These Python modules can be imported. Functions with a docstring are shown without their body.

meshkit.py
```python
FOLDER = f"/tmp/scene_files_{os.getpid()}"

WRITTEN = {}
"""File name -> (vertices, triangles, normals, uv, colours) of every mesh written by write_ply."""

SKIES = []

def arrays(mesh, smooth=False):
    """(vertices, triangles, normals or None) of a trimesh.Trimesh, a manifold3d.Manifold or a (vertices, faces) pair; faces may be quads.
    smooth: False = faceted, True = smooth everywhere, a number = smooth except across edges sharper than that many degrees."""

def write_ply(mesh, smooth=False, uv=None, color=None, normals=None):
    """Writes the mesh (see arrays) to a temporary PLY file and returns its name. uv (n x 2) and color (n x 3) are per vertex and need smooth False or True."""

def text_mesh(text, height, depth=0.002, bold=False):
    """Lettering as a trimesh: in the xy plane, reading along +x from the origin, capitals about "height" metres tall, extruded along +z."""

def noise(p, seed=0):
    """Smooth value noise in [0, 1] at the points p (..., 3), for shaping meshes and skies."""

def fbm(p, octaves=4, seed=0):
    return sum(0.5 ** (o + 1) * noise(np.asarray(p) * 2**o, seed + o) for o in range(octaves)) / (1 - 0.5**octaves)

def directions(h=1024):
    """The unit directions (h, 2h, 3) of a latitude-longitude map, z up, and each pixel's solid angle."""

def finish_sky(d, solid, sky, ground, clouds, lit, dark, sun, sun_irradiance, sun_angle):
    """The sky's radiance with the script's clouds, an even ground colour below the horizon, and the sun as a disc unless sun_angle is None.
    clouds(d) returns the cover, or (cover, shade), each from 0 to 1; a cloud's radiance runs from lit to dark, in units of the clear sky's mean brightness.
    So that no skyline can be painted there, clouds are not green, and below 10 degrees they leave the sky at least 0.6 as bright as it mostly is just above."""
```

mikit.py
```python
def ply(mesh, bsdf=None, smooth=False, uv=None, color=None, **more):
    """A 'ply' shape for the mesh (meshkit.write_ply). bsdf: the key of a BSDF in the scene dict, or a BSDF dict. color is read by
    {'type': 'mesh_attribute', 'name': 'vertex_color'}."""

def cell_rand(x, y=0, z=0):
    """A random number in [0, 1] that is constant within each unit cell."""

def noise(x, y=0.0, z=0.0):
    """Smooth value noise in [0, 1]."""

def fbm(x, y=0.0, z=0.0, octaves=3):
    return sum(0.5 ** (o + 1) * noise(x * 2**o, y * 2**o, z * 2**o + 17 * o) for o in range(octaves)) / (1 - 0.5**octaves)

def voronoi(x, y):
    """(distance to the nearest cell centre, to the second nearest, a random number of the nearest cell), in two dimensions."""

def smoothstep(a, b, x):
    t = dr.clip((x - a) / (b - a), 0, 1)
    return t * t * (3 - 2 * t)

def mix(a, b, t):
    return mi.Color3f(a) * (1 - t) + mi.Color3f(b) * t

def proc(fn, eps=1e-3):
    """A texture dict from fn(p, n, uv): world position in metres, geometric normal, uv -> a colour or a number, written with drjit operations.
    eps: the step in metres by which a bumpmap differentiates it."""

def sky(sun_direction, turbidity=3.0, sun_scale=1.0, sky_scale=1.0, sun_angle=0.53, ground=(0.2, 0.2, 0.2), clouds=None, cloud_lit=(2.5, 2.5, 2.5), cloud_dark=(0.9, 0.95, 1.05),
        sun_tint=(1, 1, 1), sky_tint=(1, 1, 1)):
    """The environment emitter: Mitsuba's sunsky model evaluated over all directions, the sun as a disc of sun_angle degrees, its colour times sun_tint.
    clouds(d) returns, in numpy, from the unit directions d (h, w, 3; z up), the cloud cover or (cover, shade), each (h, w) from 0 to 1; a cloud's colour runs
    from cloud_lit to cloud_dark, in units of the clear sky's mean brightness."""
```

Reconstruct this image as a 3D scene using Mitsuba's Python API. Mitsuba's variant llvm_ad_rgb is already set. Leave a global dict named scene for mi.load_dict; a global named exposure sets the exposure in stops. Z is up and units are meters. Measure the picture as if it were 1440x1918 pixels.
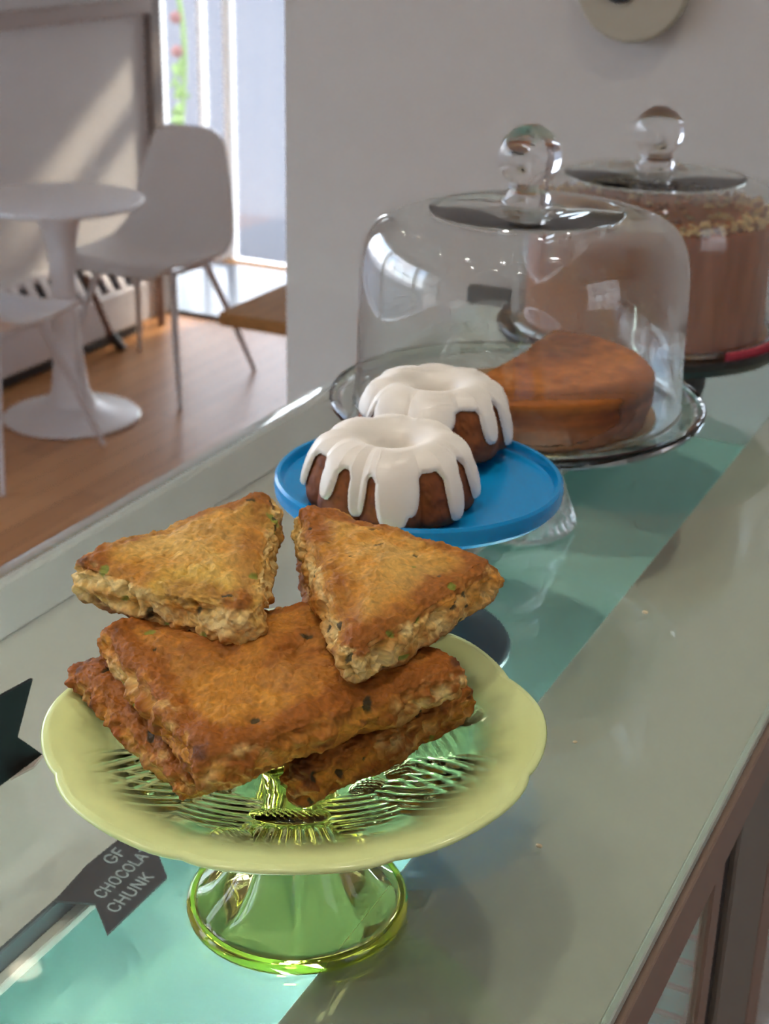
import math, random
import numpy as np, trimesh, mitsuba as mi, mikit, meshkit
import manifold3d as m3
import drjit as dr
from scipy import ndimage
from scipy.spatial import cKDTree
from shapely.geometry import Polygon

T = mi.ScalarTransform4f
scene, labels = {}, {}
rng = np.random.default_rng(7)
random.seed(7)

# ------------------------------------------------------------------ camera, sky, exposure
exposure = 0.75
PITCH, ROLL, YAW, FL = math.radians(23.05), math.radians(1.24), math.radians(26.0), 2817.0
_h = np.array([-math.sin(YAW), math.cos(YAW), 0.0]); _r0 = np.array([math.cos(YAW), math.sin(YAW), 0.0]); _z = np.array([0, 0, 1.0])
_f = _h * math.cos(PITCH) - _z * math.sin(PITCH)
_d0 = -_h * math.sin(PITCH) - _z * math.cos(PITCH)
_d = _d0 * math.cos(ROLL) + _r0 * math.sin(ROLL)
CAM = np.array([0.0, 0.0, 1.70])
scene['camera'] = {'type': 'thinlens', 'to_world': T().look_at(origin=CAM.tolist(), target=(CAM + _f).tolist(), up=(-_d).tolist()),
                   'fov': 2 * math.degrees(math.atan(720 / FL)), 'fov_axis': 'x', 'aperture_radius': 0.0016, 'focus_distance': 0.69,
                   'near_clip': 0.01, 'far_clip': 200.0}
SUN = (0.30, 1.0, 0.62)


def cloud_cover(d):
    n = meshkit.fbm(d * 3.0 + 5.0, 4, 3)
    return np.clip((n - 0.25) * 3.0, 0, 1) * 0.85, np.clip((n - 0.5) * 2.5, 0, 1)


scene['sky'] = mikit.sky(SUN, turbidity=4.0, sun_scale=2.8, sky_scale=24.0, sky_tint=(.93, 1.0, 1.10), sun_tint=(.9, .98, 1.12), sun_angle=3.0, ground=(0.35, 0.36, 0.38), clouds=cloud_cover,
                         cloud_lit=(1.6, 1.6, 1.65), cloud_dark=(0.9, 0.95, 1.05))

# ------------------------------------------------------------------ helpers
def key(name):
    if name not in scene and name not in labels:
        return name
    k = 1
    while f'{name}_{k:03d}' in scene or f'{name}_{k:03d}' in labels:
        k += 1
    return f'{name}_{k:03d}'


def thing(name, label, cat, group=None):
    k = key(name)
    labels[k] = {'label': label, 'category': cat}
    if group: labels[k]['group'] = group
    return k


def add(name, mesh, bsdf, parent=None, label=None, cat=None, group=None, kind=None, smooth=30, color=None, **more):
    k = key(f'{parent}__{name}' if parent else name)
    scene[k] = mikit.ply(mesh, bsdf, smooth=smooth, color=color, **more)
    e = {}
    if label: e['label'] = label
    if cat: e['category'] = cat
    if group: e['group'] = group
    if kind: e['kind'] = kind
    if e: labels[k] = e
    return k


def struct(name, mesh, bsdf, parent=None, smooth=30):
    return add(name, mesh, bsdf, parent, kind=None if parent else 'structure', smooth=smooth)


def box(x0, x1, y0, y1, z0, z1, c=0.0):
    if c:
        c = min(c, .45 * min(x1 - x0, y1 - y0, z1 - z0))
        pts = [(x, y, z) for x in (x0, x1) for y in (y0, y1) for z in (z0, z1)]
        P = []
        ctr = np.array([(x0 + x1) / 2, (y0 + y1) / 2, (z0 + z1) / 2])
        for p in pts:
            s = np.sign(ctr - np.array(p))
            for ax in range(3):
                q = np.array(p, float); q[[a for a in range(3) if a != ax]] += s[[a for a in range(3) if a != ax]] * c
                P.append(q)
        return trimesh.convex.convex_hull(np.array(P))
    b = trimesh.creation.box(extents=(x1 - x0, y1 - y0, z1 - z0)); b.apply_translation(((x0 + x1) / 2, (y0 + y1) / 2, (z0 + z1) / 2)); return b


def cat_(*m):
    return trimesh.util.concatenate(list(m))


def grid(P, wrap_u=False, wrap_v=False, flip=False):
    """P (n, m, 3) -> Trimesh"""
    n, m = P.shape[:2]
    I = np.arange(n * m).reshape(n, m)
    if wrap_u: I = np.vstack([I, I[:1]])
    if wrap_v: I = np.hstack([I, I[:, :1]])
    a, b, c, d = I[:-1, :-1].ravel(), I[1:, :-1].ravel(), I[1:, 1:].ravel(), I[:-1, 1:].ravel()
    F = np.vstack([np.stack([a, b, c], 1), np.stack([a, c, d], 1)])
    if flip: F = F[:, ::-1]
    return trimesh.Trimesh(P.reshape(-1, 3), F, process=False)


def lathe(prof, n=96, loc=(0, 0, 0), fn=None, closed=True):
    """prof: (k,2) r,z list, outer surface walked bottom to top with the solid on the left; closed -> solid ring or solid of revolution."""
    prof = np.array(prof, float)
    th = np.linspace(0, 2 * np.pi, n, endpoint=False)
    if fn is None:
        R = np.repeat(prof[:, 0][None], n, 0); Z = np.repeat(prof[:, 1][None], n, 0)
    else:
        R, Z = fn(th[:, None], prof[None, :, 0], prof[None, :, 1])
        R, Z = np.broadcast_to(R, (n, len(prof))), np.broadcast_to(Z, (n, len(prof)))
    P = np.stack([R * np.cos(th)[:, None], R * np.sin(th)[:, None], Z], -1)
    g = grid(P, wrap_u=True, wrap_v=closed)
    g.merge_vertices(); g.update_faces(g.nondegenerate_faces()); g.remove_unreferenced_vertices()
    if closed: trimesh.repair.fix_normals(g)
    g.apply_translation(loc)
    return g


def arc(c, r, a0, a1, n=8):
    a = np.radians(np.linspace(a0, a1, n))
    return [(c[0] + r * math.cos(t), c[1] + r * math.sin(t)) for t in a]


def tube(pts, rad, sec=10):
    pts = np.array(pts, float); rad = np.broadcast_to(np.array(rad, float), (len(pts),))
    tan = np.gradient(pts, axis=0); tan /= np.linalg.norm(tan, axis=1, keepdims=True)
    up = np.array([0.31, 0.17, 0.93]); 
    if abs(tan[0] @ up) > .9: up = np.array([1.0, 0.1, 0])
    P = []
    a = np.linspace(0, 2 * np.pi, sec, endpoint=False)
    for p, t, r in zip(pts, tan, rad):
        x = np.cross(up, t); x /= np.linalg.norm(x); y = np.cross(t, x)
        P.append(p + r * (np.cos(a)[:, None] * x + np.sin(a)[:, None] * y))
    g = grid(np.array(P), wrap_v=True)
    v = np.vstack([g.vertices, pts[:1], pts[-1:]]); n = len(g.vertices); k = len(pts)
    cap = [[n, (i + 1) % sec, i] for i in range(sec)] + [[n + 1, (k - 1) * sec + i, (k - 1) * sec + (i + 1) % sec] for i in range(sec)]
    m = trimesh.Trimesh(v, np.vstack([g.faces, cap]), process=False)
    trimesh.repair.fix_normals(m)
    return m


def spline(pts, n=24):
    from scipy.interpolate import CubicSpline
    pts = np.array(pts, float); t = np.r_[0, np.cumsum(np.linalg.norm(np.diff(pts, axis=0), axis=1))]
    return CubicSpline(t, pts)(np.linspace(0, t[-1], n))


def extrude_plate(poly2d, thick, origin, ux, uy):
    """polygon in the plane (ux, uy) at origin, thick along ux x uy"""
    m = trimesh.creation.extrude_polygon(poly2d, thick, engine='earcut')
    M = np.eye(4); M[:3, 0], M[:3, 1], M[:3, 2], M[:3, 3] = ux, uy, np.cross(ux, uy), origin
    m.apply_transform(M); return m


def smooth01(a, b, x):
    t = np.clip((x - a) / (b - a), 0, 1); return t * t * (3 - 2 * t)


def lerp(a, b, t):
    return np.asarray(a, float) * (1 - t[..., None]) + np.asarray(b, float) * t[..., None]


def rgb(r, g, b): return {'type': 'rgb', 'value': [r, g, b]}


def mat(name, color, rough=.5, metallic=0.0, spec=.5, **k):
    scene[name] = {'type': 'twosided', 'bsdf': {'type': 'principled', 'base_color': rgb(*color) if isinstance(color, tuple) else color,
                                               'roughness': rough, 'metallic': metallic, 'specular': spec, **k}}
    return name


VC = {'type': 'mesh_attribute', 'name': 'vertex_color'}

# ------------------------------------------------------------------ materials
def wall_tex(p, n, uv):
    return mikit.mix((.69, .675, .665), (.72, .705, .695), mikit.fbm(p.x * 3, p.y * 3, p.z * 3))


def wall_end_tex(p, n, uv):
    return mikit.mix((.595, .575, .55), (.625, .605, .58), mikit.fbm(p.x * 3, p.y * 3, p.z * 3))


mat('m_wall', mikit.proc(wall_tex), .85, spec=.2)
mat('m_facade', (.38, .37, .35), .9)
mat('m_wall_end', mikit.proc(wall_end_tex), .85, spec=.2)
mat('m_ceiling', (.78, .77, .75), .9, spec=.1)
mat('m_trim_dark', (.20, .165, .15), .5)
mat('m_trim', (.42, .36, .34), .5)


def floor_tex(p, n, uv):
    row = dr.floor(p.x / .09)
    off = mikit.cell_rand(row, 3) * 1.3
    plank = mikit.cell_rand(row, dr.floor((p.y + off) / 1.3))
    grain = mikit.fbm(p.x * 55, p.y * 3.0 + plank * 40, plank * 9, 4)
    c = mikit.mix((.34, .155, .060), (.48, .24, .100), plank * .6 + grain * .45)
    fx = p.x / .09 - row
    gap = mikit.smoothstep(.0, .03, fx) * mikit.smoothstep(1.0, .97, fx)
    return c * (.55 + .45 * gap)


mat('m_floor', mikit.proc(floor_tex), .38, spec=.3)
mat('m_white_plastic', (.82, .83, .83), .35)
mat('m_white_metal', (.80, .80, .80), .35)
mat('m_leg', (.62, .60, .60), .35)
mat('m_heater', (.70, .66, .66), .5)
mat('m_dark', (.03, .03, .032), .6)
mat('m_black', (.010, .010, .011), .28)
mat('m_sign_black', (.006, .006, .007), .6, spec=.12)
mat('m_black_soft', (.012, .012, .014), .5)
mat('m_mat', (.025, .042, .07), .22, spec=.9)


def wood_tex(p, n, uv):
    g = mikit.fbm(p.x * 40, p.y * 4, p.z * 40, 4)
    return mikit.mix((.27, .125, .036), (.40, .20, .065), g)


mat('m_wood', mikit.proc(wood_tex), .75, spec=.2)
mat('m_brown', (.16, .075, .045), .5)
mat('m_panel_white', (.45, .455, .385), .25)
mat('m_deck', (.48, .86, .79), .5)
mat('m_frame', (.215, .15, .115), .4, spec=.35)
mat('m_frame_grey', (.17, .16, .135), .5, spec=.3)
mat('m_case_white', (.74, .76, .75), .5)
mat('m_tray', (.545, .525, .485), .45)
mat('m_trim_pale', (.62, .57, .55), .25, spec=.6)
mat('m_rail', (.035, .045, .05), .35)
mat('m_rail_light', (.55, .50, .45), .35)
mat('m_wire', (.62, .68, .66), .35)
mat('m_gasket', (.03, .05, .055), .5)
mat('m_disc', (.42, .385, .30), .5)
mat('m_disc_edge', (.55, .52, .45), .4)
mat('m_blue', (.004, .25, .60), .22, spec=.5)
mat('m_slate', (.03, .055, .06), .4)
mat('m_icing', (.82, .79, .73), .32, spec=.5)
mat('m_bake', VC, .55, spec=.3)
def crumb_relief(p, n, uv):
    return .6 * mikit.fbm(p.x * 700, p.y * 700, p.z * 700, 3) + .4 * mikit.noise(p.x * 2600, p.y * 2600, p.z * 2600)


scene['m_scone'] = {'type': 'twosided', 'bsdf': {'type': 'bumpmap', 'arbitrary': mikit.proc(crumb_relief, 2e-4), 'scale': .0016,
                    'bsdf': {'type': 'principled', 'base_color': VC, 'roughness': .40, 'specular': .28}}}
mat('m_frosting', VC, .5, spec=.3)
mat('m_nut', VC, .6, spec=.3)
mat('m_kraft', (.42, .25, .105), .7)
mat('m_crumb', (.62, .50, .32), .7)
mat('m_bloom', (.22, .06, .06), .6)
mat('m_red', (.42, .035, .06), .5)
mat('m_green', (.16, .30, .05), .6)
scene['m_pavement'] = {'type': 'diffuse', 'reflectance': rgb(.088, .095, .112)}
mat('m_chalk', (.30, .31, .32), .9)
scene['m_glass'] = {'type': 'dielectric', 'int_ior': 1.5, 'ext_ior': 1.0}
scene['m_glass_green'] = {'type': 'dielectric', 'int_ior': 1.5, 'ext_ior': 1.0, 'specular_transmittance': rgb(.73, .70, .41)}
scene['m_glass_rim'] = {'type': 'dielectric', 'int_ior': 1.5, 'ext_ior': 1.0, 'specular_transmittance': rgb(.86, .92, .30)}
scene['m_glass_crown'] = {'type': 'dielectric', 'int_ior': 1.5, 'ext_ior': 1.0, 'specular_transmittance': rgb(.95, .985, .965)}
scene['m_glass_clear'] = {'type': 'dielectric', 'int_ior': 1.5, 'ext_ior': 1.0, 'specular_transmittance': rgb(.96, .985, .975)}
scene['m_dome'] = {'type': 'thindielectric', 'int_ior': 1.5, 'ext_ior': 1.0, 'specular_transmittance': rgb(.97, .985, .98)}
scene['m_dome_inner'] = {'type': 'thindielectric', 'int_ior': 1.30, 'ext_ior': 1.0, 'specular_transmittance': rgb(.975, .99, .985)}
scene['m_pane'] = {'type': 'thindielectric', 'int_ior': 1.5, 'ext_ior': 1.0}
scene['m_top_glass'] = {'type': 'thindielectric', 'int_ior': 1.5, 'ext_ior': 1.0, 'specular_transmittance': rgb(.90, .965, .94)}
mat('m_glass_edge', (.40, .46, .40), .2)

# ------------------------------------------------------------------ setting
XL, YF, YE, XC, ZC = -3.5, 5.9, 1.74, -1.005, 3.1
struct('floor', box(-5.2, 2.6, -3.1, 6.0, -.08, 0), 'm_floor')
struct('ceiling', box(-5.2, 2.6, -3.1, 6.0, ZC, ZC + .1), 'm_ceiling')
struct('wall_end', box(XC, 2.6, YE, YE + .12, 0, ZC), 'm_wall_end')
struct('wall_corridor', box(-1.06, -.95, YE + .12, YF, 0, ZC), 'm_wall')
# left wall: low part with a chair rail, windows above it nearer to the camera
lw = [box(XL - .15, XL, 3.1, 5.0, 0, ZC), box(XL - .15, XL, -3.1, 3.1, 0, .55), box(XL - .15, XL, -3.1, 3.1, 2.75, ZC)]
for y in (-3.1, -1.1, 0.95): lw.append(box(XL - .15, XL, y, y + .12, .55, 2.75))
struct('wall_left', cat_(*lw), 'm_wall')
struct('trim_1', box(XL, XL + .035, 3.1, 5.0, 1.185, 1.245, .008), 'm_trim')
struct('trim_2', box(XL - .15, XL + .03, 4.985, 5.06, 0, ZC, .006), 'm_trim_dark')
for k, (y0, y1) in enumerate(((-2.98, -1.1), (-.98, .95), (1.07, 3.1))):
    w = f'window_{k + 1}'
    bars = [box(XL - .10, XL - .05, y0, y1, .55, .61), box(XL - .10, XL - .05, y0, y1, 2.69, 2.75), box(XL - .10, XL - .05, y0, y0 + .05, .55, 2.75), box(XL - .10, XL - .05, y1 - .05, y1, .55, 2.75)]
    for t in (1 / 3, 2 / 3): bars.append(box(XL - .09, XL - .06, y0 + (y1 - y0) * t - .018, y0 + (y1 - y0) * t + .018, .55, 2.75))
    for z in (1.1, 1.65, 2.2): bars.append(box(XL - .09, XL - .06, y0, y1, z, z + .035))
    struct(w, cat_(*bars), 'm_white_plastic')
    add('pane', box(XL - .077, XL - .075, y0, y1, .57, 2.73), 'm_pane', w, smooth=False)
# right wall with one window, back wall
rw = [box(2.5, 2.6, -3.1, YE, 0, 1.0), box(2.5, 2.6, -3.1, YE, 2.5, ZC), box(2.5, 2.6, -3.1, -.4, 1.0, 2.5), box(2.5, 2.6, 1.0, YE, 1.0, 2.5)]
struct('wall_right', cat_(*rw), 'm_wall')
struct('window_4', cat_(box(2.53, 2.57, -.4, 1.0, 1.0, 1.06), box(2.53, 2.57, -.4, 1.0, 2.44, 2.5), box(2.53, 2.57, -.4, -.34, 1, 2.5), box(2.53, 2.57, .94, 1.0, 1, 2.5), box(2.535, 2.565, .28, .32, 1, 2.5), box(2.535, 2.565, -.07, -.04, 1, 2.5), box(2.535, 2.565, .62, .65, 1, 2.5), box(2.535, 2.565, -.4, 1.0, 1.72, 1.76)), 'm_white_plastic')
add('pane', box(2.549, 2.551, -.37, .97, 1.03, 2.47), 'm_pane', 'window_4', smooth=False)
struct('facade', box(6.0, 6.3, -9, 8, -.2, 5.5), 'm_facade')
struct('wall_back', box(-5.2, 2.6, -3.2, -3.1, 0, ZC), 'm_wall')
# far entrance wall
struct('wall_far', cat_(box(-5.2, -4.75, YF, YF + .12, 0, ZC), box(-2.93, -.95, YF, YF + .12, 0, ZC), box(-4.75, -2.93, YF, YF + .12, 2.3, ZC)), 'm_wall')
struct('wall_entrance', box(-5.2, -5.1, 4.9, YF + .1, 0, ZC), 'm_wall')
struct('wall_return', box(-5.2, XL - .15, 4.86, 4.98, 0, ZC), 'm_wall')
dk = 'door_1'
struct(dk, cat_(box(-3.73, -3.69, YF, YF + .05, 0, 2.3, .004), box(-2.97, -2.93, YF, YF + .05, 0, 2.3, .004), box(-3.69, -2.97, YF, YF + .05, 2.22, 2.3), box(-3.69, -2.97, YF, YF + .05, 0, .022),
                box(-3.69, -2.97, YF, YF + .05, 1.40, 1.50)), 'm_white_plastic')
add('transom_panel', box(-3.69, -2.97, YF + .01, YF + .04, 1.68, 2.22), 'm_white_plastic', dk)
add('pane', box(-3.69, -2.97, YF + .024, YF + .026, .022, 1.68), 'm_pane', dk, smooth=False)
sw = 'window_5'
struct(sw, cat_(box(-4.75, -3.73, YF, YF + .05, 0, .06), box(-4.75, -3.73, YF, YF + .05, 2.24, 2.3), box(-4.75, -4.69, YF, YF + .05, .06, 2.24), box(-3.86, -3.84, YF, YF + .05, .06, 2.24), box(-4.10, -4.06, YF, YF + .05, .06, 2.24)), 'm_white_plastic')
add('pane', box(-4.69, -3.75, YF + .024, YF + .026, .06, 2.24), 'm_pane', sw, smooth=False)
struct('trim_3', box(-3.73, -2.93, YF - .05, YF + .02, 0, .018, .004), 'm_wood')
struct('pavement', box(-30, 20, YF + .12, 45, -.2, -.1), 'm_pavement')
struct('street', box(-30, -3.66, -30, 45, -.21, -.11), 'm_pavement')

# plant outside the sidelight
t = thing('street_plant', 'small blurred plant with reddish blooms and yellow green leaves outside the entrance glass', 'plant')
stem = spline([(-4.36, 6.5, -.1), (-4.37, 6.5, .4), (-4.34, 6.52, .9), (-4.36, 6.5, 1.15)], 16)
add('stem', tube(stem, .012), 'm_green', t)
lv = []
for i in range(40):
    m = trimesh.creation.icosphere(1, .018); m.apply_scale((1.3, 1, .4)); m.apply_transform(trimesh.transformations.random_rotation_matrix(rng.random(3)))
    m.apply_translation((-4.362 + rng.normal(0, .012), 6.5 + rng.normal(0, .03), .45 + .38 * rng.random())); lv.append(m)
add('foliage', cat_(*lv), 'm_green', t, kind='stuff')
for zz in (.86, 1.02):
    add('bloom', trimesh.creation.icosphere(2, .030), 'm_bloom', t, to_world=T().translate([-4.37, 6.5, zz]))

# ceiling downlights
def downlight(x, y, label, e=60.0):
    t = thing('downlight', label, 'ceiling light', 'small warm downlights')
    add('ring', lathe([(.040, 0), (.052, 0), (.052, .008), (.040, .008)], 32, (x, y, ZC - .008)), 'm_white_metal', t)
    k = add('bulb', lathe([(0, -.012), (.02, -.010), (.034, 0), (.034, .004), (0, .004)], 24, (x, y, ZC - .004)), 'm_white_plastic', t)
    scene[k]['emitter'] = {'type': 'area', 'radiance': rgb(e, e * .84, e * .60)}


for x, y in ((-2.455, 2.73), (-1.947, 2.147), (-1.6, .6), (-2.4, .6), (-2.4, -1.2), (-1.6, -1.2)):
    downlight(x, y, 'small round warm downlight set in the white ceiling', 2.2 if x == -1.947 else 34.0)


def spot_can(x, y, label, e):
    t = thing('spot_lamp', label, 'ceiling light', 'white can spots above the counter')
    add('can', lathe([(.050, -.30), (.058, -.30), (.058, -.16), (.030, -.15), (.012, -.15), (.012, 0), (.0001, 0), (.0001, -.155), (.028, -.158), (.050, -.168)], 40, (x, y, ZC)), 'm_white_metal', t)
    k = add('bulb', lathe([(.0001, -.235), (.045, -.235), (.0485, -.23), (.0485, -.225), (.0001, -.225)], 32, (x, y, ZC)), 'm_white_plastic', t)
    scene[k]['emitter'] = {'type': 'area', 'radiance': rgb(e, e * .90, e * .74)}


for x, y in ((-.95, -.35), (-.45, -.35), (.05, -.35), (-.95, .45), (-.45, .45), (-.12, 1.12)):
        spot_can(x, y, 'white can spot lamp hanging from the ceiling above the counter', 165.0 if y > 1 else 108.0)

# baseboard heater along the left wall
t = thing('baseboard_heater', 'white baseboard heater with dark slotted sloping top along the left wall', 'heater')
add('body', cat_(box(XL + .001, -3.38, 2.2, 4.78, .05, .205, .008), box(XL + .001, -3.47, 2.2, 4.78, .20, .33, .004)), 'm_heater', t)
add('toe_gap', box(XL + .001, -3.42, 2.2, 4.78, .001, .05), 'm_dark', t)
sl = np.array([XL + .03, 0, .33]); sr = np.array([-3.39, 0, .207])
add('slot_back', trimesh.Trimesh([(XL + .03, 2.2, .305), (XL + .03, 4.78, .305), (-3.41, 4.78, .207), (-3.41, 2.2, .207)], [[0, 1, 2], [0, 2, 3]]), 'm_dark', t, label='dark slot behind the slats', smooth=False)
slat = None
for i in range(32):
    y = 2.22 + i * .08
    if slat is None:
        P = [sl + (0, 0, 0), sl + (0, .036, 0), sr + (0, .036, 0), sr]
        vv = np.array([p for p in P] + [np.array(p) - (.006, 0, .010) for p in P])
        slat = trimesh.convex.convex_hull(vv); sd = mikit.ply(slat, 'm_heater', smooth=False)
    scene[key(t + '__slat')] = {**sd, 'to_world': T().translate([0, y, 0])}
t = thing('pipe_valve', 'round brown valve on a short pipe at the end of the baseboard heater', 'valve')
add('knob', trimesh.creation.icosphere(2, .045), 'm_brown', t, to_world=T().translate([-3.40, 4.88, .27]).scale([1, 1, .9]))
add('pipe', tube([(-3.40, 4.88, 0), (-3.40, 4.88, .12), (-3.40, 4.88, .24)], .015), 'm_brown', t)
t = thing('slanting_pole', 'brown slanting pole with black tip behind the far white chair', 'pole')
add('rod', tube([(-3.30, 4.28, .34), (-3.325, 4.44, .08)], .012), 'm_brown', t)
add('tip', tube([(-3.324, 4.435, .085), (-3.34, 4.53, .001)], .019), 'm_black_soft', t, label='black tip')

# door mat
add('door_mat', box(-4.0, -2.3, 5.05, 5.84, .001, .016, .004), 'm_mat', label='dark door mat on the floor before the bright entrance door', cat='mat')

# bench corner
t = thing('wooden_bench', 'low light wooden bench whose corner shows beside the white wall edge', 'bench')
add('top', box(-2.43, -1.15, 3.79, 5.0, .408, .45, .004), 'm_wood', t)
for x in (-1.95, -1.25):
    for y in (3.95, 4.85):
        add('leg', box(x, x + .05, y, y + .05, .001, .408, .003), 'm_wood', t)

# tulip table
t = thing('tulip_table', 'small round white pedestal table with flared foot by the heater', 'table')
TX, TY = -3.03, 3.81
add('top', lathe([(0, .708), (.20, .708), (.262, .714), (.274, .722), (.272, .729), (.264, .732), (0, .732)], 96, (TX, TY, 0)), 'm_white_plastic', t)
add('pedestal', lathe([(0, .001), (.222, .001), (.228, .006), (.222, .013), (.17, .022), (.12, .034), (.085, .055), (.062, .10), (.050, .20), (.042, .35), (.040, .46), (.046, .57), (.062, .65), (.10, .705), (0, .707)], 72, (TX, TY, 0)), 'm_white_metal', t)

# shell chairs
def shell_chair(cx, cy, ang, label):
    t = thing('shell_chair', label, 'chair', None)
    prof = spline([(-.245, .432), (-.225, .452), (-.12, .449), (.02, .437), (.13, .44), (.19, .475), (.225, .58), (.25, .72), (.268, .86)], 40)
    L = np.r_[0, np.cumsum(np.linalg.norm(np.diff(prof, axis=0), axis=1))]; s = L / L[-1]
    wid = np.interp(s, [0, .04, .12, .35, .52, .7, .9, .955, .985, 1], [.17, .21, .235, .24, .235, .205, .16, .147, .128, .09])
    u = np.linspace(-1, 1, 25)
    tan = np.gradient(prof, axis=0); tan /= np.linalg.norm(tan, axis=1, keepdims=True); nor = np.stack([-tan[:, 1], tan[:, 0]], 1)
    curl = np.interp(s, [0, .3, .5, .7, 1], [.012, .03, .05, .03, .02])
    off = curl[:, None] * np.abs(u[None]) ** 2.5
    P = np.stack([wid[:, None] * u[None], prof[:, :1] + nor[:, :1] * off, prof[:, 1:] + nor[:, 1:] * off], -1)
    N = np.stack([np.zeros_like(off), np.repeat(nor[:, :1], 25, 1), np.repeat(nor[:, 1:], 25, 1)], -1)
    top = P + N * .005; bot = P - N * .006
    loop = np.concatenate([top, bot[:, ::-1]], 1)
    g = grid(loop, wrap_v=True)
    n = len(g.vertices); m = loop.shape[1]; F = [g.faces]
    for row, fl in ((0, 0), (39, 1)):
        b0 = row * m
        for i in range(24):
            q = [b0 + i, b0 + i + 1, b0 + m - 2 - i, b0 + m - 1 - i]
            F.append(np.array([[q[0], q[1], q[2]], [q[0], q[2], q[3]]])[:, ::(-1 if fl else 1)])
    shell = trimesh.Trimesh(g.vertices, np.vstack(F), process=True); trimesh.repair.fix_normals(shell)
    W = T().translate([cx, cy, 0]).rotate([0, 0, 1], ang)
    add('shell', shell, 'm_white_plastic', t, smooth=45, to_world=W)
    fr = cat_(tube([(-.15, -.10, .425), (-.15, .10, .415)], .009), tube([(.15, -.10, .425), (.15, .10, .415)], .009), tube([(-.15, .10, .415), (.15, .10, .415)], .009), tube([(-.15, -.1, .425), (.15, -.1, .425)], .009))
    add('frame', fr, 'm_leg', t, to_world=W)
    for sx in (-1, 1):
        for (y0, y1) in ((-.10, -.24), (.10, .25)):
            add('leg', tube([(sx * .15, y0, .425), (sx * .20, (y0 + y1) / 2 * 1.02, .22), (sx * .255, y1, .001)], [.013, .012, .008]), 'm_leg', t, to_world=W)
    return t


shell_chair(-3.02, 4.30, 0, 'white shell chair facing the round table, its grey shaded back against the bright door')
shell_chair(-3.03, 3.40, 180, 'white shell chair at the near side of the round table, cut by the photo edge')

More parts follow.
